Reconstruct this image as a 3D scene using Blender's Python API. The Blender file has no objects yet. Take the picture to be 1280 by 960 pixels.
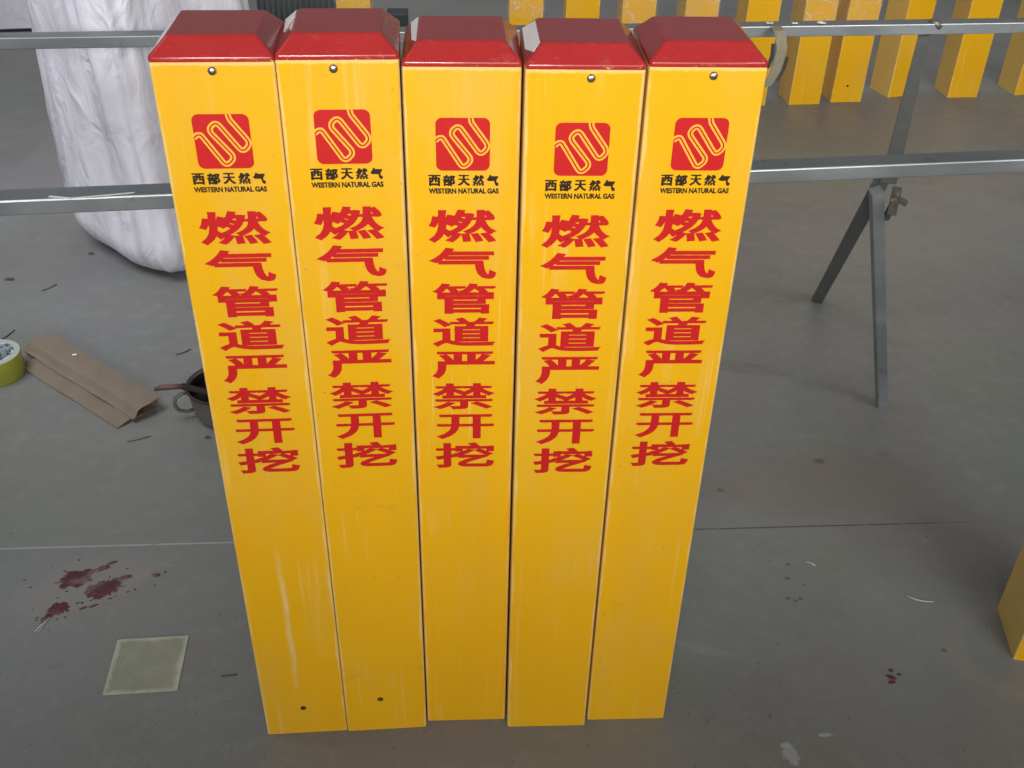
import bpy, bmesh, math, random
from mathutils import Vector, Matrix, noise
random.seed(7)
S = bpy.context.scene
COL = S.collection

# ------------------------------------------------------------------ camera
cd = bpy.data.cameras.new("camera")
cam = bpy.data.objects.new("camera", cd)
COL.objects.link(cam)
fw = Vector((0.0, 0.8217738, -0.5698138))
rt = Vector((0.9996925, 0.0141305, 0.0203787))
up = Vector((-0.0247985, 0.5696386, 0.8215211))
cam.matrix_world = Matrix(((rt.x, up.x, -fw.x, 0), (rt.y, up.y, -fw.y, 0), (rt.z, up.z, -fw.z, 1.35347), (0, 0, 0, 1)))
cd.sensor_width = 36.0
cd.lens = 1310 / 1280 * 36
cd.clip_start = 0.02
cd.clip_end = 200
S.camera = cam

# ------------------------------------------------------------------ light
w = bpy.data.worlds.new("World")
S.world = w
w.use_nodes = True
bg = w.node_tree.nodes["Background"]
bg.inputs[0].default_value = (0.95, 0.97, 1.0, 1)
bg.inputs[1].default_value = 0.18

def area(name, loc, target, sx, sy, power, col=(1, 1, 1)):
    d = bpy.data.lights.new(name, 'AREA')
    d.shape = 'RECTANGLE'; d.size = sx; d.size_y = sy; d.energy = power; d.color = col
    o = bpy.data.objects.new(name, d); COL.objects.link(o)
    o.location = loc
    o.rotation_euler = (Vector(target) - Vector(loc)).to_track_quat('-Z', 'Y').to_euler()
    return o
area("doorway_light", (1.6, -6.0, 3.0), (0.2, 3.0, 0.5), 5.0, 3.0, 185, (1.0, 0.985, 0.96))
fl = area("front_light", (-0.45, -1.45, 1.75), (-0.05, 1.0, 1.2), 1.0, 0.7, 5.8, (1.0, 0.98, 0.95))  # added lamp, narrow beam so the post faces fade toward the foot
fl.data.spread = math.radians(50)
rl = area("back_row_light", (2.0, 0.2, 2.1), (1.15, 3.9, 0.2), 2.2, 1.0, 14.5, (1.0, 0.98, 0.94))  # added fill lamp to brighten the fronts of the back row
rl.data.spread = math.radians(80)
lf = area("left_fill_light", (-1.85, 1.6, 2.75), (-1.35, 2.55, 0.0), 1.5, 1.5, 13.5, (0.95, 0.975, 1.0))  # added overhead fill for the left floor and sack
lf.data.spread = math.radians(78)
rr_ = area("rear_fill_light", (0.0, 5.4, 3.0), (-0.1, 4.9, 0.0), 5.0, 1.4, 18, (0.98, 0.99, 1.0))  # added overhead fill for the floor behind the back row
rr_.data.spread = math.radians(100)

S.view_settings.view_transform = 'Standard'
S.view_settings.look = 'None'
S.view_settings.exposure = 0.0
S.view_settings.gamma = 1.0

# ------------------------------------------------------------------ helpers
def tag(o, label=None, cat=None, group=None, kind=None):
    if label: o["label"] = label
    if cat: o["category"] = cat
    if group: o["group"] = group
    if kind: o["kind"] = kind
    return o

def empty(name, loc, rz=0.0):
    o = bpy.data.objects.new(name, None); COL.objects.link(o)
    o.empty_display_size = 0.05
    o.location = loc; o.rotation_euler = (0, 0, rz)
    return o

def link(name, bm, mat, parent=None, loc=(0, 0, 0), rot=(0, 0, 0), smooth=None):
    me = bpy.data.meshes.new(name)
    bmesh.ops.recalc_face_normals(bm, faces=bm.faces) if smooth != 'keep' else None
    bm.to_mesh(me); bm.free()
    o = bpy.data.objects.new(name, me); COL.objects.link(o)
    me.materials.append(mat)
    o.location = loc; o.rotation_euler = rot
    if parent: o.parent = parent
    if smooth and smooth != 'keep':
        for p in me.polygons: p.use_smooth = not (len(p.vertices) > 8 or (p.area > 4e-4 and isinstance(smooth, (int, float)) and not isinstance(smooth, bool)))
        if isinstance(smooth, (int, float)) and not isinstance(smooth, bool):
            bm2 = bmesh.new(); bm2.from_mesh(me)
            for e in bm2.edges:
                if len(e.link_faces) == 2 and e.calc_face_angle(0) > math.radians(smooth): e.smooth = False
            bm2.to_mesh(me); bm2.free()
    return o

def rrect(hx, hy, r, n=4):
    pts = []
    for cx, cy, a0 in ((hx - r, -hy + r, -90), (hx - r, hy - r, 0), (-hx + r, hy - r, 90), (-hx + r, -hy + r, 180)):
        for k in range(n + 1):
            a = math.radians(a0 + 90 * k / n)
            pts.append((cx + r * math.cos(a), cy + r * math.sin(a)))
    return pts

def loft(bm, loops, cap0=True, cap1=True):
    rows = [[bm.verts.new(p) for p in lp] for lp in loops]
    n = len(rows[0])
    for a, b in zip(rows, rows[1:]):
        for i in range(n):
            bm.faces.new((a[i], a[(i + 1) % n], b[(i + 1) % n], b[i]))
    if cap0: bm.faces.new(rows[0][::-1])
    if cap1: bm.faces.new(rows[-1])
    return rows

def bar(bm, a, b, w_, h_, upv=(0, 0, 1), r=0.002, twist=0.0):
    """rounded tube of w_ x h_ from a to b"""
    a, b = Vector(a), Vector(b)
    d = (b - a).normalized()
    s = d.cross(Vector(upv)).normalized(); t = s.cross(d).normalized()
    if twist:
        q = Matrix.Rotation(twist, 3, d); s = q @ s; t = q @ t
    pr = rrect(w_ / 2, h_ / 2, r, 2)
    loft(bm, [[p + s * u + t * v for u, v in pr] for p in (a, b)])

def tube(bm, pts, rad, n=10):
    pts = [Vector(p) for p in pts]; loops = []
    nrm = None
    for i, p in enumerate(pts):
        d = (pts[min(i + 1, len(pts) - 1)] - pts[max(i - 1, 0)]).normalized()
        if nrm is None: nrm = d.orthogonal().normalized()
        nrm = (nrm - d * nrm.dot(d)).normalized(); bn = d.cross(nrm)
        rr = rad[i] if isinstance(rad, (list, tuple)) else rad
        loops.append([p + rr * (math.cos(2 * math.pi * k / n) * nrm + math.sin(2 * math.pi * k / n) * bn) for k in range(n)])
    loft(bm, loops)

def lathe(bm, prof, n=40, close=False):
    loops = [[(r * math.cos(2 * math.pi * k / n), r * math.sin(2 * math.pi * k / n), z) for k in range(n)] for r, z in prof]
    if close: loops.append(loops[0])
    rows = [[bm.verts.new(p) for p in lp] for lp in (loops[:-1] if close else loops)]
    if close: rows.append(rows[0])
    for a, b in zip(rows, rows[1:]):
        for i in range(n): bm.faces.new((a[i], a[(i + 1) % n], b[(i + 1) % n], b[i]))
    return rows

# ------------------------------------------------------------------ materials
class NT:
    def __init__(s, name):
        s.m = bpy.data.materials.new(name); s.m.use_nodes = True
        s.t = s.m.node_tree; s.b = s.t.nodes["Principled BSDF"]; s.out = s.t.nodes["Material Output"]
    def n(s, typ, **kw):
        nd = s.t.nodes.new(typ)
        for k, v in kw.items(): setattr(nd, k, v)
        return nd
    def put(s, sock, v):
        if isinstance(v, bpy.types.NodeSocket): s.t.links.new(v, sock)
        else: sock.default_value = v
    def math(s, op, a, b=0.0, c=0.0, clamp=False):
        nd = s.n('ShaderNodeMath', operation=op, use_clamp=clamp)
        s.put(nd.inputs[0], a); s.put(nd.inputs[1], b); s.put(nd.inputs[2], c)
        return nd.outputs[0]
    def coord(s, scale=(1, 1, 1), loc=(0, 0, 0), rot=(0, 0, 0), rnd=False, src='Object'):
        tc = s.n('ShaderNodeTexCoord'); mp = s.n('ShaderNodeMapping')
        s.t.links.new(tc.outputs[src], mp.inputs[0])
        mp.inputs['Scale'].default_value = scale; mp.inputs['Rotation'].default_value = rot
        if rnd:
            oi = s.n('ShaderNodeObjectInfo')
            cb = s.n('ShaderNodeCombineXYZ')
            v = s.math('MULTIPLY', oi.outputs['Random'], 37.0)
            for k in range(3): s.t.links.new(v, cb.inputs[k])
            s.t.links.new(cb.outputs[0], mp.inputs['Location'])
        else: mp.inputs['Location'].default_value = loc
        return mp.outputs[0]
    def noise(s, vec, scale=5, detail=4, rough=0.55, dist=0.0, col=False):
        nd = s.n('ShaderNodeTexNoise')
        nd.inputs['Scale'].default_value = scale; nd.inputs['Detail'].default_value = detail
        nd.inputs['Roughness'].default_value = rough; nd.inputs['Distortion'].default_value = dist
        s.t.links.new(vec, nd.inputs['Vector'])
        return nd.outputs['Color' if col else 'Fac']
    def ramp(s, f, lo, hi, a=0.0, b=1.0):
        nd = s.n('ShaderNodeMapRange', interpolation_type='SMOOTHSTEP')
        s.put(nd.inputs[0], f)
        for k, v in enumerate((lo, hi, a, b)): nd.inputs[k + 1].default_value = v
        return nd.outputs[0]
    def mix(s, f, a, b, mode='MIX'):
        nd = s.n('ShaderNodeMix', data_type='RGBA', blend_type=mode)
        s.put(nd.inputs[0], f)
        s.put(nd.inputs[6], a if isinstance(a, bpy.types.NodeSocket) else (*a, 1)[:4])
        s.put(nd.inputs[7], b if isinstance(b, bpy.types.NodeSocket) else (*b, 1)[:4])
        return nd.outputs[2]
    def xyz(s, src='Object'):
        tc = s.n('ShaderNodeTexCoord'); sp = s.n('ShaderNodeSeparateXYZ')
        s.t.links.new(tc.outputs[src], sp.inputs[0])
        return sp.outputs
    def bump(s, h, strength=0.2, dist=0.002):
        nd = s.n('ShaderNodeBump')
        nd.inputs['Strength'].default_value = strength; nd.inputs['Distance'].default_value = dist
        s.put(nd.inputs['Height'], h)
        s.t.links.new(nd.outputs[0], s.b.inputs['Normal'])
    def base(s, v): s.put(s.b.inputs['Base Color'], v if isinstance(v, bpy.types.NodeSocket) else (*v, 1)[:4])
    def rough(s, v): s.put(s.b.inputs['Roughness'], v)

def plain(name, col, rough=0.5, metal=0.0, spec=0.5, var=0.15, sc=30, bump=0.0):
    k = NT(name)
    f = k.noise(k.coord(rnd=True), sc, 5)
    k.base(k.mix(f, tuple(c * (1 - var) for c in col), tuple(min(1, c * (1 + var)) for c in col)))
    k.rough(k.ramp(f, 0.3, 0.7, rough * 0.85, min(1, rough * 1.15)))
    k.b.inputs['Metallic'].default_value = metal
    k.b.inputs['Specular IOR Level'].default_value = spec
    if bump: k.bump(f, bump, 0.002)
    return k.m

# yellow moulded post: object origin is at the TOP of the shaft
def yellow_mat():
    k = NT("yellow_post")
    x, y, z = k.xyz()
    c1 = k.coord((1, 1, 0.25), rnd=True)
    big = k.noise(c1, 9, 3, 0.5)
    col = k.mix(big, (0.78, 0.397, 0.006), (0.88, 0.48, 0.011))
    # vertical milky rub marks
    st = k.noise(k.coord((70, 70, 2.2), rnd=True), 1.0, 3, 0.6, 0.6)
    br = k.noise(k.coord((6, 6, 5), rnd=True), 1.0, 2)
    stm = k.math('MULTIPLY', k.ramp(st, 0.54, 0.72), k.ramp(br, 0.45, 0.68))
    col = k.mix(k.math('MULTIPLY', stm, 0.42), col, (0.88, 0.66, 0.26))
    # cloudy dust, thicker toward the foot where the posts have been standing
    du = k.noise(k.coord((5, 5, 2), rnd=True), 1.6, 5, 0.65)
    col = k.mix(k.math('MULTIPLY', k.ramp(du, 0.46, 0.75), 0.26), col, (0.62, 0.42, 0.13))
    sc = k.noise(k.coord((260, 260, 5), rot=(0, 0.12, 0), rnd=True), 1.0, 2, 0.6)
    scb = k.noise(k.coord((8, 8, 3), rnd=True), 1.3, 3)
    col = k.mix(k.math('MULTIPLY', k.math('MULTIPLY', k.ramp(sc, 0.66, 0.74), k.ramp(scb, 0.5, 0.66)), 0.35), col, (0.88, 0.68, 0.30))
    sm = k.noise(k.coord((9, 9, 14), rnd=True), 1.0, 6, 0.72, 0.7)
    col = k.mix(k.math('MULTIPLY', k.ramp(sm, 0.60, 0.74), 0.18), col, (0.42, 0.20, 0.02))
    # worn pale corners
    ax = k.math('ABSOLUTE', x)
    en = k.noise(k.coord((60, 60, 14), rnd=True), 1.0, 5, 0.7)
    edge = k.ramp(k.math('ADD', ax, k.math('MULTIPLY', k.math('SUBTRACT', en, 0.5), 0.012)), 0.0560, 0.0588)
    col = k.mix(k.math('MULTIPLY', edge, 0.62), col, (0.86, 0.66, 0.27))
    tn = k.noise(k.coord((120, 120, 120), rnd=True), 1.0, 3)
    tope = k.ramp(k.math('ADD', z, k.math('MULTIPLY', k.math('SUBTRACT', tn, 0.5), 0.004)), -0.0042, -0.0018)
    col = k.mix(k.math('MULTIPLY', tope, 0.5), col, (0.9, 0.72, 0.33))
    # small grime specks
    sp = k.noise(k.coord((1, 1, 1), rnd=True), 170, 2, 0.5)
    col = k.mix(k.math('MULTIPLY', k.ramp(sp, 0.735, 0.77), 0.5), col, (0.30, 0.14, 0.02))
    # one long scuff down the middle of a post whose object asks for it
    at = k.n('ShaderNodeAttribute', attribute_type='OBJECT', attribute_name='scuff')
    wob = k.noise(k.coord((0, 0, 9)), 1.0, 3)
    dx = k.math('ABSOLUTE', k.math('ADD', k.math('ADD', x, 0.006), k.math('MULTIPLY', k.math('SUBTRACT', wob, 0.5), 0.018)))
    run = k.math('MULTIPLY', k.ramp(z, -0.95, -0.86), k.ramp(z, -0.62, -0.74))
    scu = k.math('MULTIPLY', k.math('MULTIPLY', k.ramp(dx, 0.006, 0.001), run), k.ramp(en, 0.35, 0.6))
    col = k.mix(k.math('MULTIPLY', k.math('MULTIPLY', scu, at.outputs['Fac']), 0.55), col, (0.84, 0.66, 0.36))
    k.base(col)
    k.rough(k.ramp(du, 0.3, 0.75, 0.30, 0.52))
    k.b.inputs['Specular IOR Level'].default_value = 0.25
    k.bump(k.math('ADD', big, k.math('MULTIPLY', st, 0.25)), 0.12, 0.004)
    return k.m
M_yel = yellow_mat()

def red_mat():
    k = NT("red_cap")
    f = k.noise(k.coord(rnd=True), 22, 5, 0.6)
    col = k.mix(f, (0.37, 0.018, 0.018), (0.45, 0.028, 0.027))
    d = k.noise(k.coord((1, 1, 3), rnd=True), 60, 5, 0.7)
    col = k.mix(k.math('MULTIPLY', k.ramp(d, 0.58, 0.75), 0.26), col, (0.45, 0.26, 0.22))
    x, y, z = k.xyz()
    chip = k.noise(k.coord((1, 1, 1), rnd=True), 260, 2)
    low = k.ramp(z, 0.0035, 0.001)
    col = k.mix(k.math('MULTIPLY', k.math('MULTIPLY', k.ramp(chip, 0.60, 0.66), k.ramp(d, 0.5, 0.6)), low), col, (0.85, 0.55, 0.25))
    k.base(col)
    k.rough(k.ramp(d, 0.35, 0.75, 0.14, 0.36))
    k.b.inputs['Coat Weight'].default_value = 0.45
    k.b.inputs['Coat Roughness'].default_value = 0.12
    k.bump(f, 0.05, 0.003)
    return k.m
M_cap = red_mat()

def print_mat(name, c, fade):
    k = NT(name)
    f = k.noise(k.coord(rnd=True), 55, 4, 0.6)
    col = k.mix(f, tuple(v * 0.93 for v in c), tuple(min(1, v * 1.07) for v in c))
    sp = k.noise(k.coord(rnd=True), 210, 3, 0.6)
    k.base(k.mix(k.math('MULTIPLY', k.ramp(sp, 0.72, 0.80), 0.5), col, fade))
    k.rough(0.42)
    k.b.inputs['Specular IOR Level'].default_value = 0.35
    return k.m
M_red = print_mat("red_print", (0.56, 0.014, 0.014), (0.80, 0.36, 0.03))
M_blk = print_mat("black_print", (0.030, 0.016, 0.008), (0.25, 0.13, 0.02))
M_yln = print_mat("yellow_line", (0.86, 0.46, 0.05), (0.80, 0.38, 0.03))
M_steel = plain("screw_steel", (0.55, 0.52, 0.47), 0.28, 1.0, var=0.2, sc=400)
M_hole = plain("hole_dark", (0.02, 0.014, 0.01), 0.9)
M_paper = plain("white_paper", (0.92, 0.92, 0.91), 0.6, var=0.06)

def galv_mat(name, edge=False):
    k = NT(name)
    v = k.n('ShaderNodeTexVoronoi'); k.t.links.new(k.coord(rnd=True), v.inputs['Vector']); v.inputs['Scale'].default_value = 120
    f = k.noise(k.coord((0.35, 1, 1), rnd=True), 14, 5, 0.65)
    col = k.mix(f, (0.22, 0.245, 0.26), (0.40, 0.43, 0.45))
    col = k.mix(k.math('MULTIPLY', v.outputs['Distance'], 0.35), col, (0.30, 0.33, 0.35))
    r = k.noise(k.coord(rnd=True), 30, 6, 0.7)
    col = k.mix(k.math('MULTIPLY', k.ramp(r, 0.58, 0.70), 0.6), col, (0.13, 0.115, 0.10))
    lo = k.noise(k.coord((0.25, 1, 1), rnd=True), 5, 4, 0.6)
    col = k.mix(k.math('MULTIPLY', k.ramp(lo, 0.5, 0.7), 0.4), col, (0.15, 0.165, 0.175))
    rg = k.ramp(f, 0.3, 0.7, 0.42, 0.62)
    if edge:   # highlight painted along the near top corner, top face coloured darker
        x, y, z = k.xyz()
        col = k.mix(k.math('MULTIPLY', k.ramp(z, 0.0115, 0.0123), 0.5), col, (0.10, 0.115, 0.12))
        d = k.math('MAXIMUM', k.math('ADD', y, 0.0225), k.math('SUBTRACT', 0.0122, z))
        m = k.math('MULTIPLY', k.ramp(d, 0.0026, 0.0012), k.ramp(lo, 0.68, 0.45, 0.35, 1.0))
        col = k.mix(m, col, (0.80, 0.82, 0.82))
    k.base(col); k.rough(rg)
    k.b.inputs['Metallic'].default_value = 0.6
    k.bump(r, 0.08, 0.002)
    return k.m
M_galv = galv_mat("galvanised_steel")
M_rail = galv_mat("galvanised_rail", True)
M_shaded = plain("shaded_steel", (0.15, 0.155, 0.15), 0.55, 0.4, var=0.3, sc=18, bump=0.05)  # darker copy of the trestle steel, shade put into its colour

# floor: worn grey coated concrete, a saw joint, scuffs
def floor_mat():
    k = NT("grey_floor")
    x, y, z = k.xyz()
    c = k.coord()
    a = k.noise(c, 0.8, 4, 0.55); b = k.noise(c, 3.2, 6, 0.6); d = k.noise(c, 26, 6, 0.65)
    hue = k.noise(c, 2.1, 2, 0.5, col=True)
    col = k.mix(k.ramp(a, 0.35, 0.65), (0.172, 0.176, 0.170), (0.222, 0.225, 0.221))
    col = k.mix(k.math('MULTIPLY', k.ramp(b, 0.42, 0.68), 0.42), col, (0.150, 0.143, 0.128))
    col = k.mix(0.10, col, hue, 'OVERLAY')
    col = k.mix(k.math('MULTIPLY', k.ramp(d, 0.48, 0.72), 0.32), col, (0.27, 0.265, 0.25))
    # traffic dirt
    e = k.noise(k.coord((1, 1.6, 1), loc=(4, 9, 0)), 7, 6, 0.7, 0.8)
    col = k.mix(k.math('MULTIPLY', k.ramp(e, 0.60, 0.72), 0.35), col, (0.13, 0.115, 0.10))
    gr = k.noise(c, 240, 3, 0.6)
    col = k.mix(k.math('MULTIPLY', k.ramp(gr, 0.40, 0.70), 0.16), col, (0.31, 0.31, 0.30))
    scr = k.noise(k.coord((9, 90, 1), rot=(0, 0, 0.5)), 1.0, 3, 0.6, 0.4)
    scm = k.noise(c, 2.6, 3)
    col = k.mix(k.math('MULTIPLY', k.math('MULTIPLY', k.ramp(scr, 0.66, 0.74), k.ramp(scm, 0.52, 0.66)), 0.30), col, (0.30, 0.30, 0.29))
    sp = k.noise(c, 95, 2, 0.5)
    col = k.mix(k.math('MULTIPLY', k.ramp(sp, 0.70, 0.745), 0.65), col, (0.09, 0.075, 0.07))
    # joint   y = 1.4565 + 0.0765 x
    jn = k.noise(k.coord((30, 30, 1)), 1.0, 3)
    off = k.math('ABSOLUTE', k.math('ADD', k.math('SUBTRACT', y, k.math('MULTIPLY_ADD', x, 0.0765, 1.4555)), k.math('MULTIPLY', k.math('SUBTRACT', jn, 0.5), 0.0016)))
    jm = k.math('MULTIPLY', k.ramp(off, 0.0026, 0.0010), k.ramp(jn, 0.25, 0.45))
    jc = k.mix(k.ramp(x, -0.25, 0.25), (0.40, 0.41, 0.40), (0.07, 0.055, 0.05))
    ends = k.ramp(x, 1.0, 0.7)
    col = k.mix(k.math('MULTIPLY', k.math('MULTIPLY', jm, 0.85), ends), col, jc)
    def patch(cx, cy, rx, ry, ang, colr, amt, ring=False, nz=0.5, sc=60):
        nonlocal col
        ca, sa = math.cos(ang), math.sin(ang)
        dx = k.math('SUBTRACT', x, cx); dy = k.math('SUBTRACT', y, cy)
        u = k.math('DIVIDE', k.math('ADD', k.math('MULTIPLY', dx, ca), k.math('MULTIPLY', dy, sa)), rx)
        v = k.math('DIVIDE', k.math('SUBTRACT', k.math('MULTIPLY', dy, ca), k.math('MULTIPLY', dx, sa)), ry)
        q = k.math('SQRT', k.math('ADD', k.math('MULTIPLY', u, u), k.math('MULTIPLY', v, v)))
        nn = k.noise(c, sc, 5, 0.7)
        q = k.math('ADD', q, k.math('MULTIPLY', k.math('SUBTRACT', nn, 0.5), nz * 2))
        m = k.math('MULTIPLY', k.ramp(q, 0.75, 0.95), k.ramp(q, 1.25, 1.0)) if ring else k.ramp(q, 1.05, 0.7)
        col = k.mix(k.math('MULTIPLY', m, amt), col, colr)
    patch(0.435, 0.988, 0.013, 0.020, 0.2, (0.42, 0.44, 0.44), 0.55, nz=0.9, sc=120)
    patch(0.430, 1.005, 0.010, 0.006, 0.2, (0.42, 0.44, 0.44), 0.5, nz=0.5, sc=150)
    patch(0.495, 1.025, 0.012, 0.004, 0.1, (0.5, 0.52, 0.5), 0.5, nz=0.5, sc=110)
    patch(0.88, 1.20, 0.13, 0.10, 0.1, (0.28, 0.255, 0.22), 0.35, ring=True, nz=0.2, sc=20)
    patch(0.33, 1.19, 0.06, 0.012, -0.25, (0.30, 0.275, 0.24), 0.35, nz=0.7, sc=40)
    patch(-0.74, 1.30, 0.13, 0.07, 0.5, (0.27, 0.23, 0.235), 0.45, nz=0.4, sc=20)
    patch(0.62, 1.62, 0.25, 0.10, 0.1, (0.21, 0.175, 0.15), 0.5, nz=0.4, sc=9)
    patch(0.50, 2.05, 0.16, 0.03, -0.2, (0.16, 0.14, 0.12), 0.5, nz=0.6, sc=25)
    for (px, py, pr) in ((0.505, 1.36, 0.006), (0.513, 1.395, 0.005), (0.496, 1.31, 0.005), (0.508, 1.305, 0.004), (0.518, 1.31, 0.005), (0.64, 1.70, 0.012), (0.42, 1.60, 0.008), (0.735, 1.20, 0.006)):
        patch(px, py, pr, pr * 0.8, 0, (0.06, 0.052, 0.05), 0.55, nz=0.9, sc=170)
    k.base(col)
    k.rough(k.ramp(b, 0.3, 0.7, 0.38, 0.58))
    k.b.inputs['Specular IOR Level'].default_value = 0.4
    k.bump(k.math('ADD', d, k.math('MULTIPLY', b, 0.6)), 0.10, 0.004)
    return k.m

bm = bmesh.new()
vs = [bm.verts.new(p) for p in ((-30, -30, 0), (30, -30, 0), (30, 30, 0), (-30, 30, 0))]
bm.faces.new(vs)
tag(link("floor", bm, floor_mat()), kind="structure")

# ------------------------------------------------------------------ lettering
_tx = {}
def glyph(body, off):
    """outline of a string from the built-in interface font, thickened by off (em) and scaled to the unit box"""
    if (body, off) in _tx: return _tx[(body, off)]
    cu = bpy.data.curves.new("glyph", 'FONT'); cu.body = body; cu.resolution_u = 4
    ob = bpy.data.objects.new("glyph", cu); COL.objects.link(ob)
    dg = bpy.context.evaluated_depsgraph_get(); dg.update()
    me = ob.evaluated_get(dg).to_mesh()
    bm = bmesh.new(); bm.from_mesh(me)
    ob.evaluated_get(dg).to_mesh_clear()
    bpy.data.objects.remove(ob); bpy.data.curves.remove(cu)
    bmesh.ops.remove_doubles(bm, verts=bm.verts, dist=1e-4)
    bm.normal_update(); bm.verts.index_update()
    vs = [(v.co.x, v.co.y, 0) for v in bm.verts]; fs = [[v.index for v in f.verts] for f in bm.faces]
    out = {v.index: [] for v in bm.verts}
    edges = []
    for e in bm.edges:
        if len(e.link_faces) != 1: continue
        lp = e.link_loops[0]; a, b = lp.vert, lp.link_loop_next.vert
        d = b.co - a.co; sg = 1 if e.link_faces[0].normal.z > 0 else -1
        n = Vector((d.y, -d.x)).normalized() * sg
        edges.append((a.index, b.index, n)); out[a.index].append(n); out[b.index].append(n)
    def mitre(i):
        ns = out[i]
        if len(ns) != 2: return ns[0]
        m = ns[0] + ns[1]
        if m.length < 1e-4: return ns[0]
        m.normalize(); c = max(0.45, m.dot(ns[0]))
        return m / c
    for k, (a, b, n) in enumerate(edges):
        lv = 1 + k % 17; q = len(vs)
        ma, mb = mitre(a) * off, mitre(b) * off
        A, B = vs[a], vs[b]
        vs += [(A[0], A[1], lv), (B[0], B[1], lv), (B[0] + mb.x, B[1] + mb.y, lv), (A[0] + ma.x, A[1] + ma.y, lv)]
        fs.append([q, q + 3, q + 2, q + 1])
    bm.free()
    x0 = min(v[0] for v in vs); x1 = max(v[0] for v in vs); y0 = min(v[1] for v in vs); y1 = max(v[1] for v in vs)
    _tx[(body, off)] = ([((a - x0) / (x1 - x0), (b - y0) / (y1 - y0), l) for a, b, l in vs], fs)
    return _tx[(body, off)]

def put_glyph(bm, body, x0, x1, ztop, zbot, yf, off):
    vs, fs = glyph(body, off)
    nv = [bm.verts.new((x0 + u * (x1 - x0), yf - 0.000006 * l, zbot + v * (ztop - zbot))) for u, v, l in vs]
    for f in fs:
        try: bm.faces.new([nv[i] for i in f])
        except ValueError: pass

def ribbon(bm, pts, half, y):
    """flat strip of the given half width along a 2-D path on the plane y"""
    P = [Vector(p) for p in pts]; L = []; R = []
    for i, p in enumerate(P):
        a = (P[i] - P[i - 1]).normalized() if i else None
        b = (P[i + 1] - P[i]).normalized() if i + 1 < len(P) else None
        if a is None: a = b
        if b is None: b = a
        t = (a + b).normalized(); n = Vector((-t.y, t.x)); sc = half / max(0.5, n.dot(Vector((-a.y, a.x))))
        L.append(bm.verts.new((p.x + n.x * sc, y, p.y + n.y * sc))); R.append(bm.verts.new((p.x - n.x * sc, y, p.y - n.y * sc)))
    for i in range(len(P) - 1): bm.faces.new((R[i], R[i + 1], L[i + 1], L[i]))

def rounded_path(pts, r, n=7):
    P = [Vector(p) for p in pts]; out = [P[0]]
    for i in range(1, len(P) - 1):
        a = (P[i - 1] - P[i]); b = (P[i + 1] - P[i])
        rr = min(r, a.length * 0.49, b.length * 0.49)
        p0 = P[i] + a.normalized() * rr; p1 = P[i] + b.normalized() * rr
        for k in range(n + 1):
            t = k / n
            out.append(p0 * (1 - t) ** 2 + P[i] * 2 * t * (1 - t) + p1 * t * t)
    out.append(P[-1])
    return out

W2 = 0.06
WARN = "燃气管道严禁开挖"
ROWS = [(0, 40), (46, 85.5), (91, 131), (136, 176), (183, 221.5), (228.5, 267), (275, 313), (319, 359)]
COLS = [(22, 97), (21.6, 97), (24.5, 96.5), (23.5, 97), (21.7, 96.8), (21.5, 97.3), (25, 96.7), (23, 97.5)]

def shaft_bm(H):
    bm = bmesh.new()
    lv = [(0.0, 0.0), (0.0015, 0.0), (H - 0.001, 0.0), (H, 0.0008)]
    loft(bm, [[(x, y, z - H) for x, y in rrect(W2 - ins, W2 - ins, 0.0035, 4)] for z, ins in lv])
    return bm

def cap_bm():
    bm = bmesh.new()
    lv = [(0.0, 0.0600, .004), (0.0006, 0.0603, .0045), (0.0038, 0.0603, .0045), (0.0050, 0.0598, .0045), (0.0200, 0.0446, .003), (0.0210, 0.0434, .003), (0.0214, 0.0422, .003)]
    loft(bm, [[(x, y, z) for x, y in rrect(h, h, r, 4)] for z, h, r in lv])
    return bm

def screw_bm():
    bm = bmesh.new()
    prof = [(0.0046, 0.0), (0.0046, 0.0006), (0.0041, 0.0018), (0.0030, 0.0027), (0.0015, 0.0031), (0.0004, 0.0032)]
    rows = lathe(bm, prof, 20)
    bm.faces.new(rows[-1])
    return bm

# the five posts in front: left corner x, y, turn, height, logo top, text top, text size, screw x, foot hole
POSTS = [
    (-0.3583, 1.0009, 0.0950, 1.0253, 51.5, 157.0, 0.992, -0.0004, (59, 968), "leftmost of five front yellow marker posts, long pale scuff and hole at its foot"),
    (-0.2378, 1.0105, 0.0980, 1.0274, 49.5, 155.0, 0.990, -0.0042, (53, 957), "second front yellow marker post from the left, with a dark hole near its foot"),
    (-0.1176, 1.0331, 0.0600, 1.0169, 52.0, 154.5, 0.999, None, None, "middle yellow marker post, the only front one without a screw under its cap"),
    (0.0057, 1.0257, 0.0561, 1.0197, 54.0, 156.5, 0.997, 0.0055, None, "yellow marker post with a bright white torn sticker on its red cap"),
    (0.1295, 1.0423, 0.0562, 1.0198, 52.0, 154.5, 0.998, 0.0056, None, "rightmost of the five front yellow marker posts, screw under its red cap"),
]
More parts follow.
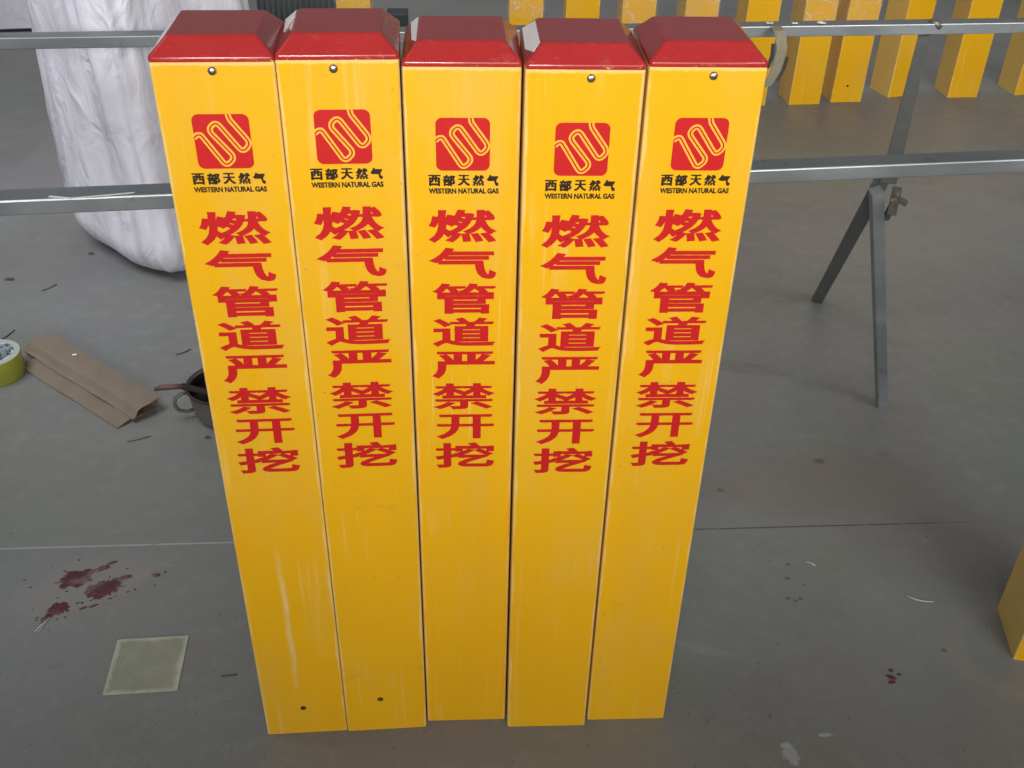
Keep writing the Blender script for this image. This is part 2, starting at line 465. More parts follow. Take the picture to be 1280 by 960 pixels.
def marker_post(i, x, y, yaw, H, lt, tt, ts, sx, hole, label):
    ca, sa = math.cos(yaw), math.sin(yaw)
    root = empty("marker_post", (x + W2 * ca - W2 * sa, y + W2 * sa + W2 * ca, 0), yaw)
    tag(root, label, "marker post", "yellow marker posts standing in the front row")
    sh = link("shaft", shaft_bm(H), M_yel, root, (0, 0, H), smooth=35)
    if i == 0: sh["scuff"] = 1.0
    cp = link("cap", cap_bm(), M_cap, root, (0, 0, H + 0.0004), smooth=35)
    F = -W2
    # emblem
    ex0, ex1 = -W2 + 0.0323, -W2 + 0.0886
    ez1, ez0 = H - lt / 1000, H - lt / 1000 - 0.0578
    ew, eh = ex1 - ex0, ez1 - ez0
    bm = bmesh.new()
    pr = [((ex0 + ex1) / 2 + a, F - 0.0003, (ez0 + ez1) / 2 + b) for a, b in rrect(ew / 2, eh / 2, 0.0068, 6)]
    bm.faces.new([bm.verts.new(p) for p in pr])
    em = link("emblem", bm, M_red, root, smooth='keep')
    nodes = [(-.004, .425), (.055, .37), (.125, .365), (.50, .955), (.675, .79), (.262, .275), (.42, .128), (.825, .70), (.985, .535), (.66, .085), (.645, -.004)]
    path = [(ex0 + u * ew, ez1 - v * eh) for u, v in nodes]
    path = rounded_path(path, 0.0062)
    bm = bmesh.new(); ribbon(bm, path, 0.0029, F - 0.0006)
    link("pipe_line", bm, M_yln, em, smooth='keep')
    bm = bmesh.new(); ribbon(bm, path, 0.00075, F - 0.0009)
    link("pipe_core", bm, M_red, em, smooth='keep')
    # company name
    bm = bmesh.new()
    xs = [(23.6, 36.6), (39.0, 52.2), (54.6, 68.0), (70.2, 83.2), (85.2, 98.2)]
    for ch, (a, b) in zip("西部天然气", xs):
        put_glyph(bm, ch, -W2 + a / 1000, -W2 + b / 1000, ez0 - 0.0047, ez0 - 0.0174, F - 0.0003, 0.050)
    link("company_name", bm, M_blk, root, smooth='keep')
    bm = bmesh.new()
    put_glyph(bm, "WESTERN NATURAL GAS", -W2 + .0237, -W2 + .0984, ez0 - 0.0200, ez0 - 0.0262, F - 0.0003, 0.050)
    link("company_name_latin", bm, M_blk, root, smooth='keep')
    # warning in one column
    bm = bmesh.new()
    for ch, (a, b), (u, v) in zip(WARN, ROWS, COLS):
        put_glyph(bm, ch, -W2 + u / 1000, -W2 + v / 1000, H - (tt + a * ts) / 1000, H - (tt + b * ts) / 1000, F - 0.0003, 0.0285)
    link("warning_text", bm, M_red, root, smooth='keep')
    if sx is not None:
        link("screw", screw_bm(), M_steel, root, (sx, F, H - 0.0082), (math.pi / 2, 0, 0), smooth=True)
    if hole:
        bm = bmesh.new()
        rows = lathe(bm, [(0.0034, 0.0004), (0.0034, 0.0), (0.0001, 0.0)], 16)
        rows = lathe(bm, [(0.0044, 0.0002), (0.0036, 0.0008), (0.0030, 0.0003)], 16)
        link("screw_hole", bm, M_hole, root, (-W2 + hole[0] / 1000, F, H - hole[1] / 1000), (math.pi / 2, 0, 0))
    # paper left on the cap's left slope
    def slope_pt(s, t, lift=0.0006):   # s along depth 0 (front)..1, t up the slope 0..1
        hx = -(0.0601 + (0.0446 - 0.0601) * t) ; zz = 0.005 + 0.015 * t
        hy = (0.0601 + (0.0446 - 0.0601) * t)
        return (hx - lift * 0.7, -hy + 2 * hy * s, zz + lift * 0.7 + H + 0.0004)
    flake = {1: [(0.50, .30), (.98, .05), (.98, .96), (.70, .97)], 2: [(0.30, .62), (.98, .42), (.98, .97), (.03, .97)], 3: [(.03, .55), (.34, .12), (.95, .16), (.92, .97), (.40, .98), (.10, .98)]}.get(i)
    if flake:
        bm = bmesh.new()
        a = [bm.verts.new(slope_pt(s, t)) for s, t in flake]; b = [bm.verts.new(slope_pt(s, t, 0.0002)) for s, t in flake]
        bm.faces.new(a); bm.faces.new(b[::-1])
        for q in range(len(a)): bm.faces.new((a[q], b[q], b[(q + 1) % len(a)], a[(q + 1) % len(a)]))
        link("sticker", bm, M_paper, cp, (0, 0, -H - 0.0004))
    return root
for i, p in enumerate(POSTS): marker_post(i, *p)

# ------------------------------------------------------------------ plain posts standing further back
def film_mat():
    k = NT("clear_plastic_film")
    c = k.coord(rnd=True)
    f = k.noise(c, 10, 1, 0.5, 1.6)
    ridge = k.math('ABSOLUTE', k.math('SUBTRACT', f, 0.5))
    k.base((0.85, 0.83, 0.78)); k.rough(0.22)
    k.bump(ridge, 0.3, 0.02)
    tr = k.n('ShaderNodeBsdfTransparent'); mx = k.n('ShaderNodeMixShader')
    k.t.links.new(k.math('ADD', k.ramp(ridge, 0.022, 0.0, 0.0, 0.45), 0.07), mx.inputs[0])
    k.t.links.new(tr.outputs[0], mx.inputs[1]); k.t.links.new(k.b.outputs[0], mx.inputs[2])
    k.t.links.new(mx.outputs[0], k.out.inputs[0])
    return k.m
M_film = film_mat()

def film_bm(z0, z1, seed):
    bm = bmesh.new(); loops = []
    base = rrect(0.064, 0.064, 0.012, 7)
    nz = 46
    for j in range(nz):
        t = j / (nz - 1); z = z0 + (z1 - z0) * t; lp = []
        for (x, y) in base:
            n1 = noise.noise(Vector((x * 22 + seed, y * 22, z * 14))); n2 = noise.noise(Vector((x * 60, y * 60 + seed, z * 45)))
            s = 1 + 0.16 * max(-0.1, n1) + 0.09 * max(-0.15, n2)
            hem = 0.022 * noise.noise(Vector((x * 35 + seed, y * 35, 3.3))) * (1 - t) ** 6
            lp.append((x * s, y * s, z + hem))
        loops.append(lp)
    loft(bm, loops, False, False)
    return bm

BACK = [  # corner x, y, turn, film hem height or None, label
    (-0.042, 3.80, 0.05, 0.30, "plain yellow back-row post, the first one right of the middle red cap"),
    (0.158, 3.80, 0.05, None, "unwrapped yellow back-row post straight behind the red cap with the white sticker"),
    (0.357, 3.80, 0.06, 0.268, "film-wrapped yellow back-row post in the notch left of the rightmost red cap"),
    (0.580, 3.80, 0.10, 0.262, "film-wrapped yellow back-row post straight behind the rightmost red cap"),
    (0.798, 3.80, 0.12, None, "unwrapped yellow back-row post between the rightmost red cap and the hanging tape strip"),
    (1.008, 3.828, 0.14, 0.265, "film-wrapped yellow back-row post, left one of the close pair behind the trestle"),
    (1.173, 3.865, 0.14, 0.285, "yellow back-row post, right one of the close pair, dark dot near its foot"),
    (1.409, 3.934, 0.36, None, "plain yellow back-row post turned sideways, partly behind the trestle's cross bar"),
    (1.641, 3.951, 0.12, None, "plain yellow back-row post, the nearest one right of the trestle's cross bar"),
    (1.916, 3.998, 0.20, None, "plain yellow back-row post cut off by the photo's right edge"),
    (-0.655, 3.80, 0.05, 0.245, "yellow back-row post in film behind the second red cap, apart from the others"),
]
def plain_post(x, y, yaw, hem, label, H=1.02, group="plain yellow posts standing in the back row"):
    ca, sa = math.cos(yaw), math.sin(yaw)
    root = empty("plain_post", (x + W2 * ca - W2 * sa, y + W2 * sa + W2 * ca, 0), yaw)
    tag(root, label, "marker post", group)
    sh = bpy.data.objects.new("shaft", shaft_mesh); COL.objects.link(sh); sh.parent = root; sh.location = (0, 0, H)
    cp = bpy.data.objects.new("cap", cap_mesh); COL.objects.link(cp); cp.parent = root; cp.location = (0, 0, H + 0.0004)
    if hem is not None:
        link("plastic_wrap", film_bm(hem, 0.98, x * 31), M_film, root, smooth=True)
    return root
_s = link("shaft", shaft_bm(1.02), M_yel, smooth=35); shaft_mesh = _s.data; bpy.data.objects.remove(_s)
_c = link("cap", cap_bm(), M_cap, smooth=35); cap_mesh = _c.data; bpy.data.objects.remove(_c)
for p in BACK:
    r_ = plain_post(*p)
    if abs(p[0] - 1.173) < 1e-6:
        bm = bmesh.new(); lathe(bm, [(0.0046, 0.0), (0.0040, 0.0008), (0.0001, 0.0003)], 14)
        link("screw_hole", bm, M_hole, r_, (-0.006, -W2, 0.062), (math.pi / 2, 0, 0))
plain_post(0.845, 1.184, -0.14, None, "near yellow post at the right edge, only its foot and shaded side showing", group="yellow post standing alone")

# ------------------------------------------------------------------ steel trestle
tr = empty("trestle_stand", (0, 2.0, 0))
tag(tr, "galvanised steel trestle with two long rails and splayed legs behind the marker posts", "trestle")
def tpart(name, a, b, w_, h_, twist=0.0, upv=(0, 0, 1), mat=None):
    bm = bmesh.new()
    A = Vector(a) - Vector((0, 2, 0)); B = Vector(b) - Vector((0, 2, 0))
    bar(bm, A, B, w_, h_, upv, 0.0022, twist)
    return link(name, bm, mat or M_galv, tr, smooth=35)
def fr(x): return 1.6005 + 0.1606 * x      # front rail: front-edge y at x
def brl(x): return 2.4405 + 0.1365 * x     # back rail
zr = 0.65 - 0.0125
def rail(a, b, w_, h_):
    a, b = Vector(a), Vector(b); L = (b - a).length
    bm = bmesh.new(); bar(bm, (-L / 2, 0, 0), (L / 2, 0, 0), w_, h_, (0, 0, 1), 0.0022)
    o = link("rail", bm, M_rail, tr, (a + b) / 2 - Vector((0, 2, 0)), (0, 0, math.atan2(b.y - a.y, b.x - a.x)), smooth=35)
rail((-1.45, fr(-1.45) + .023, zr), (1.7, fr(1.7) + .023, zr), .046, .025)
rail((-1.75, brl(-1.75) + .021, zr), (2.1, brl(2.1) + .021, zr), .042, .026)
J = (0.668, 1.735, 0.588)
tpart("cross_bar", (0.668, 1.765, 0.603), (0.985, 2.60, 0.609), .028, .028, mat=M_shaded)
tpart("leg", (0.642, 1.745, 0.584), (0.825, 1.903, 0.0), .022, .022, 0.62)
tpart("leg", (0.662, 1.79, 0.575), (0.788, 2.373, 0.0), .028, .026, 0.3, mat=M_shaded)
tpart("leg", (-1.32, 1.43, 0.624), (-1.36, 1.30, 0.0), .024, .024)
tpart("leg", (-1.62, 2.26, 0.624), (-1.70, 2.40, 0.0), .024, .024)
tpart("leg", (1.95, 2.73, 0.624), (2.0, 2.9, 0.0), .024, .024)
bm = bmesh.new()
o0 = Vector((0.672, 1.728 - 2.0, 0.572))
bar(bm, o0 + Vector((0, 0, .026)), o0 + Vector((.003, .005, -.028)), .016, .006, (0, 1, 0), .0015, 0.5)
bar(bm, o0 + Vector((.008, .012, .000)), o0 + Vector((.026, .016, -.010)), .014, .011, (0, 0, 1), .002)
bar(bm, o0 + Vector((.006, .02, -.02)), o0 + Vector((.010, .045, -.055)), .012, .010, (0, 1, 0), .002)
M_dsteel = plain("dark_bracket_steel", (0.19, 0.19, 0.19), 0.45, 0.7, var=0.35, sc=60)
link("bracket", bm, M_dsteel, tr, smooth=35)
bm = bmesh.new()
tube(bm, [o0 + Vector((-.004, -.006, .004)), o0 + Vector((-.004, -.015, .003))], .006, 8)
link("bolt", bm, M_steel, tr, smooth=35)
for pts in ([(0.985, 2.588, .655), (1.00, 2.585, .648), (1.012, 2.578, .640)],):
    bm = bmesh.new(); tube(bm, [Vector(p) - Vector((0, 2, 0)) for p in pts], [.006, .011, .005], 8)
    link("weld_bead", bm, M_dsteel, tr, smooth=True)

# scraps of packing tape left on the back rail
M_tape = plain("brown_clear_tape", (0.27, 0.245, 0.175), 0.25, var=0.2, sc=40)
M_blackt = plain("black_tape", (0.02, 0.02, 0.02), 0.4)
def strip(bm, pts, wvec, th=0.0008):
    wv = Vector(wvec); P = [Vector(p) for p in pts]; up_ = []; dn = []
    for i, p in enumerate(P):
        d = (P[min(i + 1, len(P) - 1)] - P[max(i - 1, 0)]).normalized(); n = d.cross(wv).normalized() * th
        up_.append([bm.verts.new(p - wv + n), bm.verts.new(p + wv + n)]); dn.append([bm.verts.new(p - wv - n), bm.verts.new(p + wv - n)])
    for i in range(len(P) - 1):
        bm.faces.new((up_[i][0], up_[i][1], up_[i + 1][1], up_[i + 1][0])); bm.faces.new((dn[i][1], dn[i][0], dn[i + 1][0], dn[i + 1][1]))
        bm.faces.new((up_[i][1], dn[i][1], dn[i + 1][1], up_[i + 1][1])); bm.faces.new((dn[i][0], up_[i][0], up_[i + 1][0], dn[i + 1][0]))
    for r in (0, -1): bm.faces.new((up_[r][0], up_[r][1], dn[r][1], dn[r][0]))
ts_ = empty("tape_scrap", (0.60, 2.49, 0.60))
tag(ts_, "torn brownish tape strip with black edges hanging from the back rail", "tape")
bm = bmesh.new(); strip(bm, [(-.002, .02, .053), (.0, -.012, .052), (.004, -.024, .042), (.010, -.028, .015), (.006, -.030, -.02), (-.004, -.034, -.052), (-.016, -.036, -.072)], (.0125, .002, .001)); link("tape_strip", bm, M_tape, ts_)
bm = bmesh.new(); strip(bm, [(-.013, -.030, .028), (-.012, -.033, .0), (-.018, -.036, -.028)], (.004, 0, 0)); link("tape_edge", bm, M_blackt, ts_)
bm = bmesh.new(); strip(bm, [(.025, -.030, -.002), (.021, -.034, -.03), (.009, -.038, -.056)], (.0035, 0, 0)); link("tape_edge", bm, M_blackt, ts_)

def crumple(bm, c, r, seed, n=9, fl=0.5):
    c = Vector(c); rows = []
    for j in range(n):
        row = []
        for i in range(n):
            u = (i / (n - 1) - .5) * 2; v = (j / (n - 1) - .5) * 2
            qd = r * (0.75 + 0.5 * noise.noise(Vector((math.atan2(v, u) * 1.3 + seed, seed, 0)))) / max(1e-6, math.hypot(u, v)) * max(abs(u), abs(v))
            q = Vector((u * qd, v * qd * 0.6, 0))
            h = noise.noise(Vector((u * 2.2 + seed, v * 2.2, 0))) * r * fl + noise.noise(Vector((u * 5, v * 5 + seed, 4))) * r * fl * .5
            row.append(bm.verts.new(c + q + Vector((h * .5, h * .4, abs(h) + .001))))
        rows.append(row)
    for j in range(n - 1):
        for i in range(n - 1): bm.faces.new((rows[j][i], rows[j][i + 1], rows[j + 1][i + 1], rows[j + 1][i]))
M_whitefilm = plain("milky_film", (0.72, 0.74, 0.74), 0.2, var=0.1)
for (cx, cy, r, sd, lab) in ((0.588, 2.535, .011, 3, "crumpled bit of clear film on the back rail above the hanging tape strip"), (0.650, 2.540, .009, 8, "small shiny film flake on the back rail right of the hanging tape strip"), (0.715, 2.548, .013, 13, "pale film flake lying on the back rail, rightmost of the bits there")):
    bm = bmesh.new(); crumple(bm, (cx, cy, .6515), r, sd)
    tag(link("film_scrap", bm, M_whitefilm, smooth='keep'), lab, "plastic scrap", "film scraps on the rail")
# pale tape mark on the front rail, left
bm = bmesh.new(); strip(bm, [(-0.725, 1.492, .6515), (-0.690, 1.487, .6512), (-0.690, 1.4868, .6515), (-0.60, 1.513, .6515)], (0.001, .0022, 0), .0004)
tag(link("plastic_tie", bm, M_whitefilm, smooth='keep'), "thin white plastic tie lying bent on the front rail left of the posts", "plastic tie")

# ------------------------------------------------------------------ white woven sacks
def sack_mat():
    k = NT("white_woven_sack")
    c = k.coord()
    f = k.noise(k.coord((1, 1, 0.22), rot=(0.12, 0.1, 0)), 7, 2, 0.45, 0.5)
    g = k.noise(k.coord((1, 1, 0.6), rot=(0.3, 0.2, 0)), 14, 3, 0.48, 1.2)
    k.base(k.mix(k.ramp(f, 0.3, 0.7), (0.70, 0.68, 0.77), (0.83, 0.815, 0.90)))
    k.rough(0.5)
    wv = k.n('ShaderNodeTexWave'); k.t.links.new(k.coord((1, 1, 1), rot=(0, 0, .2)), wv.inputs[0]); wv.inputs['Scale'].default_value = 120
    k.bump(k.math('ADD', k.math('ADD', f, k.math('MULTIPLY', g, .5)), k.math('MULTIPLY', wv.outputs['Fac'], .01)), 0.55, 0.04)
    return k.m
M_sack = sack_mat()
def sack(name, center, hx, hy, height, yaw, label, seed, lean=0.0, cat="sack", flat=1.0):
    bm = bmesh.new(); NZ, NA = 70, 96; loops = []
    for j in range(NZ):
        t = j / (NZ - 1)
        # belly, rounded foot, gathered neck
        foot = min(1.0, (t / 0.10)) ; foot = math.sqrt(max(0, 1 - (1 - foot) ** 2)) * 0.30 + 0.70
        neck = 1.0 if t < .82 else 1 - 0.75 * ((t - .82) / .18) ** 1.3
        s = foot * neck * (1 - 0.22 * t); lp = []
        for i in range(NA):
            a = 2 * math.pi * i / NA
            ca, sa = math.cos(a), math.sin(a)
            e = 0.48
            x = hx * math.copysign(abs(ca) ** e, ca); y = hy * math.copysign(abs(sa) ** e, sa)
            z = height * t
            v = Vector((ca * 1.6 + seed, sa * 1.6, z * 1.6))
            d = 0.10 * noise.noise(v) + 0.05 * noise.noise(Vector((ca * 4 + seed, sa * 4, z * 2.2))) + 0.055 * (1 - abs(noise.noise(Vector((ca * 5.5 + seed + z, sa * 5.5, z * 2.0))) * 2)) + 0.012 * noise.noise(Vector((ca * 8, sa * 8 + seed, z * 5)))
            d *= 0.35 + 0.65 * min(1, t / .1)
            q = s * (1 + d * flat)
            lp.append((x * q + lean * t, y * q - lean * t, max(0.0, z)))
        loops.append(lp)
    loft(bm, loops)
    o = link(name, bm, M_sack, None, center, (0, 0, yaw), smooth=True)
    return tag(o, label, cat)
sack("woven_sack", (-0.905, 2.680, 0), 0.262, 0.258, 0.92, 0.80, "tall wrinkled white woven sack standing behind the trestle rails at the left", 2.0, lean=-0.045)
sack("woven_sack", (-2.30, 4.80, 0), 0.44, 0.34, 0.17, 0.3, "bluish white sack lying flat on the floor at the photo's far top left corner", 9.0)

# ------------------------------------------------------------------ odds and ends far back, between the red caps
M_card = plain("brown_cardboard", (0.20, 0.158, 0.118), 0.8, var=0.26, sc=25, bump=0.15)
M_wood = plain("dark_brown_board", (0.14, 0.085, 0.055), 0.7, var=0.25, sc=20)
bm = bmesh.new(); bar(bm, (0, 0, 0), (0, 0, .62), .085, .05, (0, 1, 0), .004)
tag(link("wooden_post", bm, M_wood, None, (-1.13, 4.15, 0), (0, 0, .1), smooth=35), "dark brown upright board behind the leftmost red cap, right of the white sack", "board")
bm = bmesh.new(); N = 90; L0 = []
for k in range(N):
    xx = -.20 + .40 * k / (N - 1); L0.append((xx, .006 * math.sin(k * math.pi / 2.5)))
lo = [bm.verts.new((a, b, 0)) for a, b in L0]; hi = [bm.verts.new((a, b + .03, .5)) for a, b in L0]
lo2 = [bm.verts.new((a, b + .003, 0)) for a, b in L0]; hi2 = [bm.verts.new((a, b + .033, .5)) for a, b in L0]
for k in range(N - 1):
    bm.faces.new((lo[k], lo[k + 1], hi[k + 1], hi[k])); bm.faces.new((lo2[k + 1], lo2[k], hi2[k], hi2[k + 1])); bm.faces.new((hi[k], hi[k + 1], hi2[k + 1], hi2[k])); bm.faces.new((lo[k + 1], lo[k], lo2[k], lo2[k + 1]))
for k in (0, N - 1): bm.faces.new((lo[k], hi[k], hi2[k], lo2[k]))
M_rib = plain("grey_ribbed_sheet", (0.20, 0.225, 0.24), 0.5, 0.2, var=0.12)
tag(link("ribbed_sheet", bm, M_rib, None, (-0.86, 4.30, 0), (0, 0, .03), smooth=True), "grey ribbed sheet standing on edge, seen in the notch between the first two red caps", "sheet")
bm = bmesh.new(); bar(bm, (-.045, 0, .045), (.045, 0, .045), .10, .09, (0, 0, 1), .004)
tag(link("steel_block", bm, plain("dark_block", (0.05, 0.06, 0.065), 0.5, 0.3), None, (-0.535, 4.62, 0), (0, 0, .05), smooth=35), "small dark grey block in the notch between second and middle red caps", "block")

# ------------------------------------------------------------------ things on the floor, left
def core_mat():
    k = NT("printed_core")
    f = k.noise(k.coord((1, 1, 1.6)), 70, 2, 0.5)
    k.base(k.mix(k.ramp(f, 0.46, 0.60), (0.50, 0.56, 0.62), (0.06, 0.10, 0.18))); k.rough(0.6)
    return k.m
tp = empty("tape_roll", (-1.160, 1.942, 0))
tag(tp, "roll of yellow green tape with blue and white core at the left edge", "tape roll")
bm = bmesh.new(); lathe(bm, [(.0445, .0005), (.0575, .0), (.0585, .002), (.0585, .053), (.0575, .055), (.0445, .0545)], 56, True)
M_gtape = NT("yellow_green_tape"); f_ = M_gtape.noise(M_gtape.coord((1, 1, .3)), 60, 4, .7)
M_gtape.base(M_gtape.mix(f_, (0.24, 0.27, 0.03), (0.40, 0.42, 0.06))); M_gtape.rough(.25)
link("tape_winding", bm, M_gtape.m, tp, smooth=35)
bm = bmesh.new(); lathe(bm, [(.0395, .0), (.0442, .0), (.0442, .0555), (.0395, .0555)], 56, True)
link("core", bm, core_mat(), tp, smooth=35)
bm = bmesh.new(); lathe(bm, [(.0448, .0547), (.0574, .0552), (.0574, .0556), (.0448, .0558)], 56, True)
link("winding_edge", bm, plain("pale_tape_edge", (0.42, 0.46, 0.38), 0.4), tp, smooth=35)

# folded cardboard strip
cbA, cbB = Vector((-1.080, 2.068, 0)), Vector((-0.752, 1.822, 0))
ax_ = (cbB - cbA); LEN = ax_.length; ax_.normalize(); sd_ = Vector((-ax_.y, ax_.x, 0)) * -1   # toward the viewer's lower left
if sd_.y > 0: sd_ = -sd_
cb = empty("cardboard_strip", cbA)
tag(cb, "long flattened brown cardboard on the floor between tape roll and pot", "cardboard")
def card_sheet(prof, t0, t1, skew0, skew1, seed, th=.0022):
    bm = bmesh.new(); NL = 26; rows_t = []; rows_b = []
    for j in range(NL):
        t = j / (NL - 1)
        rt_, rb_ = [], []
        for k, (s, z) in enumerate(prof):
            l = t0 + (t1 - t0) * t + (skew0 * (1 - t) + skew1 * t) * s
            l += .004 * noise.noise(Vector((s * 60 + seed, t, 0))) * (1 if j in (0, NL - 1) else 0)
            p = ax_ * l + sd_ * (s + .003 * noise.noise(Vector((t * 4 + seed, s * 9, 0)))) + Vector((0, 0, max(.0008, z + .003 * noise.noise(Vector((t * 5, s * 30, seed))))))
            rt_.append(bm.verts.new(p + Vector((0, 0, th)))); rb_.append(bm.verts.new(p))
        rows_t.append(rt_); rows_b.append(rb_)
    n = len(prof)
    for j in range(NL - 1):
        for k in range(n - 1):
            bm.faces.new((rows_t[j][k], rows_t[j + 1][k], rows_t[j + 1][k + 1], rows_t[j][k + 1])); bm.faces.new((rows_b[j][k + 1], rows_b[j + 1][k + 1], rows_b[j + 1][k], rows_b[j][k]))
        for k in (0, n - 1): bm.faces.new((rows_t[j][k], rows_b[j][k], rows_b[j + 1][k], rows_t[j + 1][k]))
    for j in (0, NL - 1):
        for k in range(n - 1): bm.faces.new((rows_t[j][k], rows_t[j][k + 1], rows_b[j][k + 1], rows_b[j][k]))
    return bm
link("top_panel", card_sheet([(0, .030), (.012, .031), (.03, .030), (.045, .028), (.054, .024), (.060, .016), (.064, .012), (.070, .010)], 0.0, LEN, -.25, -.10, 1.0), M_card, cb, smooth=28)
link("lower_flap", card_sheet([(.040, .004), (.055, .005), (.072, .007), (.085, .006), (.096, .003), (.104, .001)], .055, LEN - .008, -.35, -.10, 5.0, .002), M_card, cb, smooth=28)
link("back_panel", card_sheet([(.000, .024), (.004, .012), (.008, .002), (.03, .001), (.07, .001)], .01, LEN - .012, -.2, -.1, 9.0, .0018), M_card, cb, smooth=28)
bm = bmesh.new(); crumple(bm, tuple(ax_ * .125 + sd_ * .022 + Vector((0, 0, .033))), .007, 5)
link("paper_fleck", bm, M_paper, cb, smooth='keep')

# metal pot with brush
pot = empty("metal_pot", (-0.612, 1.815, 0))
tag(pot, "small dark metal pot with side handle, half hidden behind the leftmost marker post", "pot")
bm = bmesh.new()
lathe(bm, [(.0005, .002), (.052, .001), (.060, .004), (.066, .016), (.071, .050), (.074, .074), (.0765, .0765), (.0765, .079), (.073, .079), (.0705, .074), (.067, .048), (.062, .018), (.055, .007), (.0005, .0065)], 48)
M_pot = NT("sooty_metal"); f_ = M_pot.noise(M_pot.coord((1, 1, .25)), 45, 5, .65)
M_pot.base(M_pot.mix(f_, (0.13, 0.125, 0.115), (0.27, 0.26, 0.24))); M_pot.rough(.5); M_pot.b.inputs['Metallic'].default_value = .5
M_pot.bump(f_, .15, .002)
link("body", bm, M_pot.m, pot, smooth=40)
bm = bmesh.new()
rows = lathe(bm, [(.0720, .0755), (.0700, .0735), (.0672, .060), (.0655, .045), (.045, .0455), (.02, .046), (.001, .046)], 40)
link("paint", bm, plain("black_paint", (0.012, 0.009, 0.007), 0.5, spec=0.2), pot, smooth=True)
bm = bmesh.new(); lathe(bm, [(.0712, .066), (.0735, .0745), (.0770, .0755), (.0775, .0795), (.0735, .0800), (.0722, .0745), (.070, .066)], 48, True)
link("rim", bm, plain("brown_rim", (0.055, 0.036, 0.028), 0.45, 0.3, var=.4, sc=60), pot, smooth=40)
bm = bmesh.new(); tube(bm, [(-.071, -.012, .062), (-.085, -.020, .063), (-.097, -.027, .055), (-.100, -.030, .040), (-.094, -.027, .024), (-.080, -.020, .017), (-.063, -.012, .018)], .0042, 10)
link("handle", bm, M_pot.m, pot, smooth=True)
br_ = empty("paint_brush", (-0.70, 1.79, .08))
tag(br_, "paint stained brown brush lying across the rim of the metal pot", "brush")
bm = bmesh.new(); tube(bm, [(-.045, -.012, .004), (-.030, -.008, .007), (-.012, -.004, .006), (.012, .0, .006)], [.004, .0062, .0058, .006], 8)
link("handle", bm, plain("stained_wood", (0.12, 0.06, 0.05), 0.5, var=.5, sc=90), br_, smooth=True)
bm = bmesh.new(); bar(bm, (.010, 0, .006), (.075, .012, -.024), .018, .008, (0, 0, 1), .003)
link("bristles", bm, plain("black_bristles", (0.02, 0.015, 0.012), 0.7), br_, smooth=35)

# square of clear sheet
def film_square_mat():
    k = NT("clear_sheet")
    x, y, z = k.xyz()
    e = k.math('MAXIMUM', k.math('ABSOLUTE', x), k.math('ABSOLUTE', y))
    nn = k.noise(k.coord(), 30, 4, .6)
    m = k.ramp(k.math('ADD', e, k.math('MULTIPLY', k.math('SUBTRACT', nn, .5), .012)), .046, .055)
    k.base(k.mix(m, (0.46, 0.465, 0.35), (0.54, 0.55, 0.42))); k.rough(.25)
    tr_ = k.n('ShaderNodeBsdfTransparent'); mx = k.n('ShaderNodeMixShader')
    k.t.links.new(k.math('MULTIPLY_ADD', m, .30, k.ramp(nn, .3, .7, .34, .5)), mx.inputs[0])
    k.t.links.new(tr_.outputs[0], mx.inputs[1]); k.t.links.new(k.b.outputs[0], mx.inputs[2]); k.t.links.new(mx.outputs[0], k.out.inputs[0])
    return k.m
bm = bmesh.new(); q = rrect(.0575, .0565, .001, 1)
loft(bm, [[(a, b, z) for a, b in q] for z in (.0005, .0025)])
tag(link("plastic_sheet", bm, film_square_mat(), None, (-0.5795, 1.127, 0), (0, 0, .11)), "small square of clear yellowish plastic sheet lying on the floor", "plastic sheet")

# red paint spills
def spill_mat():
    k = NT("dried_red_paint")
    f = k.noise(k.coord(rnd=True), 90, 5, .7); g = k.noise(k.coord(rnd=True), 28, 3)
    c = k.mix(f, (0.035, 0.009, 0.010), (0.15, 0.028, 0.034))
    c = k.mix(k.ramp(g, .52, .66), c, (0.15, 0.095, 0.095))
    k.base(c); k.rough(.35); k.bump(f, .5, .003)
    return k.m
M_spill = spill_mat()
def spill(cx, cy, pts, label):
    bm = bmesh.new()
    def blob(ox, oy, rx, ry, ang, sd):
        n = 72; ca, sa = math.cos(ang), math.sin(ang); ring = []; inn = []
        for k in range(n):
            a = 2 * math.pi * k / n
            r = .92 + .36 * noise.noise(Vector((math.cos(a) * 1.6 + sd, math.sin(a) * 1.6, 0))) + .26 * noise.noise(Vector((math.cos(a) * 5 + sd, math.sin(a) * 5, 2))) + .16 * noise.noise(Vector((math.cos(a) * 13 + sd, math.sin(a) * 13, 7)))
            u, v = 0.88 * rx * r * math.cos(a), 0.88 * ry * r * math.sin(a)
            ring.append(bm.verts.new((ox + u * ca - v * sa, oy + u * sa + v * ca, .0004)))
            u, v = u * .8, v * .8
            inn.append(bm.verts.new((ox + u * ca - v * sa, oy + u * sa + v * ca, .0011)))
        for k in range(n): bm.faces.new((ring[k], ring[(k + 1) % n], inn[(k + 1) % n], inn[k]))
        c = bm.verts.new((ox, oy, .0013))
        for k in range(n): bm.faces.new((inn[k], inn[(k + 1) % n], c))
    rs = random.Random(int(abs(cx * 1000)))
    big = max(p[2] for p in pts)
    if big > .018: pts = pts + [(rs.gauss(0, big * .95), rs.gauss(-.006, big * .6), rs.uniform(.0010, .0034), rs.uniform(.0010, .0024), rs.uniform(0, 1)) for _ in range(14)]
    for k, p in enumerate(pts): blob(*p, cx * 50 + k * 3.1)
    return tag(link("paint_spill", bm, M_spill, None, (cx, cy, 0), smooth=True), label, "paint spill", "dried red paint spills on the floor")
spill(-0.760, 1.316, [(0, 0, .037, .026, .45), (.036, .026, .016, .008, .6), (.050, .040, .011, .004, .5), (-.016, -.022, .009, .006, 0)], "red paint spill just below the floor joint, upper left of the large pair")
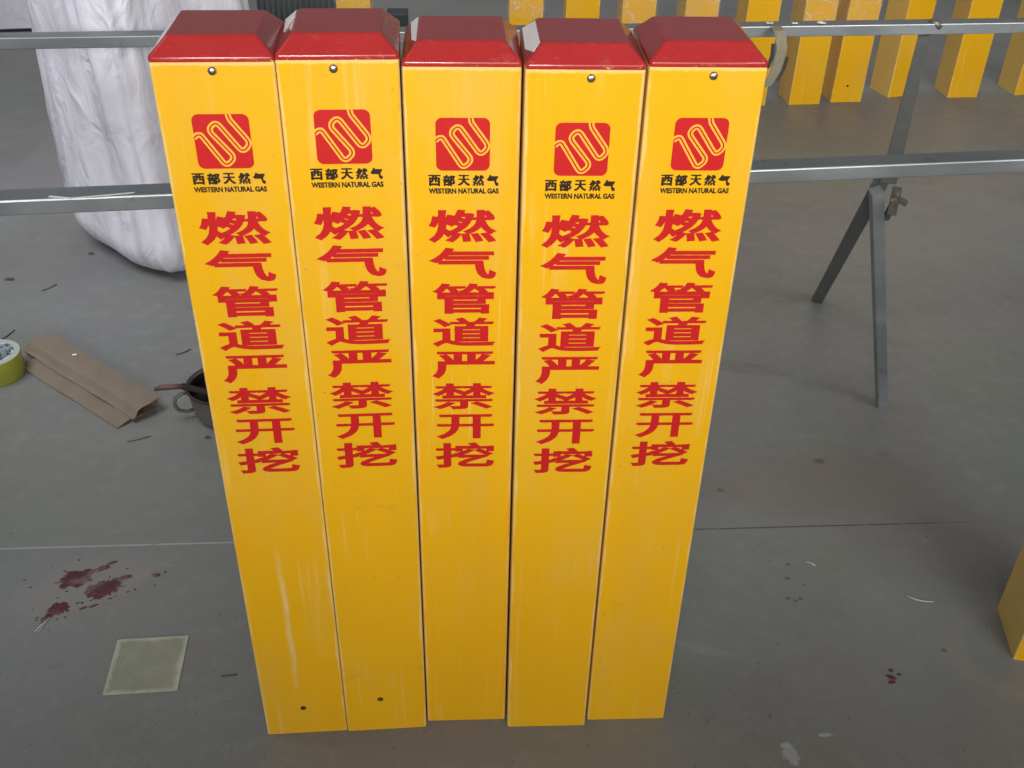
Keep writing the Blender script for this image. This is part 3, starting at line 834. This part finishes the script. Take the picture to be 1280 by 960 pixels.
spill(-0.704, 1.294, [(0, 0, .038, .025, .55), (.026, .025, .018, .007, .5), (-.017, -.008, .018, .016, .3)], "red paint spill below the floor joint, lower right of the large pair")
spill(-0.768, 1.238, [(0, .006, .021, .017, .5), (-.010, -.016, .007, .016, -.4)], "small red paint spill with a thin pale tail, lowest of the spills at left")
spill(-0.725, 1.246, [(0, 0, .008, .003, .6), (.016, .006, .010, .003, .5), (-.006, .012, .003, .002, 0), (-.026, .002, .003, .003, 0)], "thin dotted red brown splashes between the paint spills at left")
spill(-0.624, 1.328, [(0, 0, .0085, .006, .1), (.014, .008, .003, .002, 0)], "lone round dark paint drop right of the big paint spills")
spill(0.630, 1.140, [(0, 0, .010, .005, -.4), (.003, .014, .005, .004, 0), (.014, .006, .004, .003, 0), (-.002, -.010, .008, .004, .2)], "broken red brown paint spot on the floor right of the posts")

# litter on the floor
M_thread = plain("white_thread", (0.62, 0.62, 0.58), 0.6)
M_bit = plain("dark_litter", (0.085, 0.072, 0.066), 0.8, var=.3)
def thread(pts, r, mat, name, label, cat):
    bm = bmesh.new(); P = [Vector((a, b, r + .0006)) for a, b in pts]
    tube(bm, P, r, 6)
    tag(link(name, bm, mat, smooth=True), label, cat)
thread([(0.708, 1.322), (0.722, 1.313), (0.738, 1.309), (0.752, 1.309)], .0010, M_thread, "thread", "curved white thread on the bare floor at the right", "thread")
thread([(0.546, 1.402), (0.556, 1.398), (0.562, 1.392)], .0009, M_thread, "thread", "tiny pale thread near the dark dots, right of the posts", "thread")
thread([(-0.772, 1.222), (-0.780, 1.205), (-0.785, 1.190), (-0.779, 1.192), (-0.775, 1.212)], .0009, M_thread, "thread", "looped pale thread trailing from the lowest paint spill at left", "thread")
thread([(-0.795, 1.706), (-0.775, 1.713), (-0.752, 1.726)], .0009, M_bit, "twig", "thin dark twig on the floor below the cardboard", "twig")
thread([(-1.215, 2.070), (-1.205, 2.095), (-1.197, 2.125)], .0014, M_bit, "twig", "short dark splinter on the floor above the tape roll", "twig")
thread([(-1.205, 2.315), (-1.190, 2.330), (-1.180, 2.350)], .0012, M_bit, "twig", "small dark splinter on the open floor below the trestle's front rail", "twig")
thread([(-0.785, 2.035), (-0.770, 2.045), (-0.757, 2.060)], .0012, M_bit, "twig", "small dark splinter on the floor left of the leftmost marker post, above the pot", "twig")
def chip(cx, cy, r, lab, sd):
    bm = bmesh.new(); crumple(bm, (cx, cy, .001), r, sd, 7, .35)
    tag(link("litter_chip", bm, M_bit, smooth='keep'), lab, "litter")
chip(-0.632, 1.726, .008, "black chip on the floor just below the metal pot", 2)
chip(-1.31, 2.37, .015, "dark dead leaf scrap on the floor at the left edge", 6)
chip(-1.15, 2.52, .010, "little dark scrap on the floor left of the tall sack's foot", 11)
thread([(-0.455, 1.107), (-0.443, 1.110), (-0.430, 1.112)], .0008, M_bit, "twig", "thin dark scrap on the floor right beside the leftmost marker post's foot", "twig")
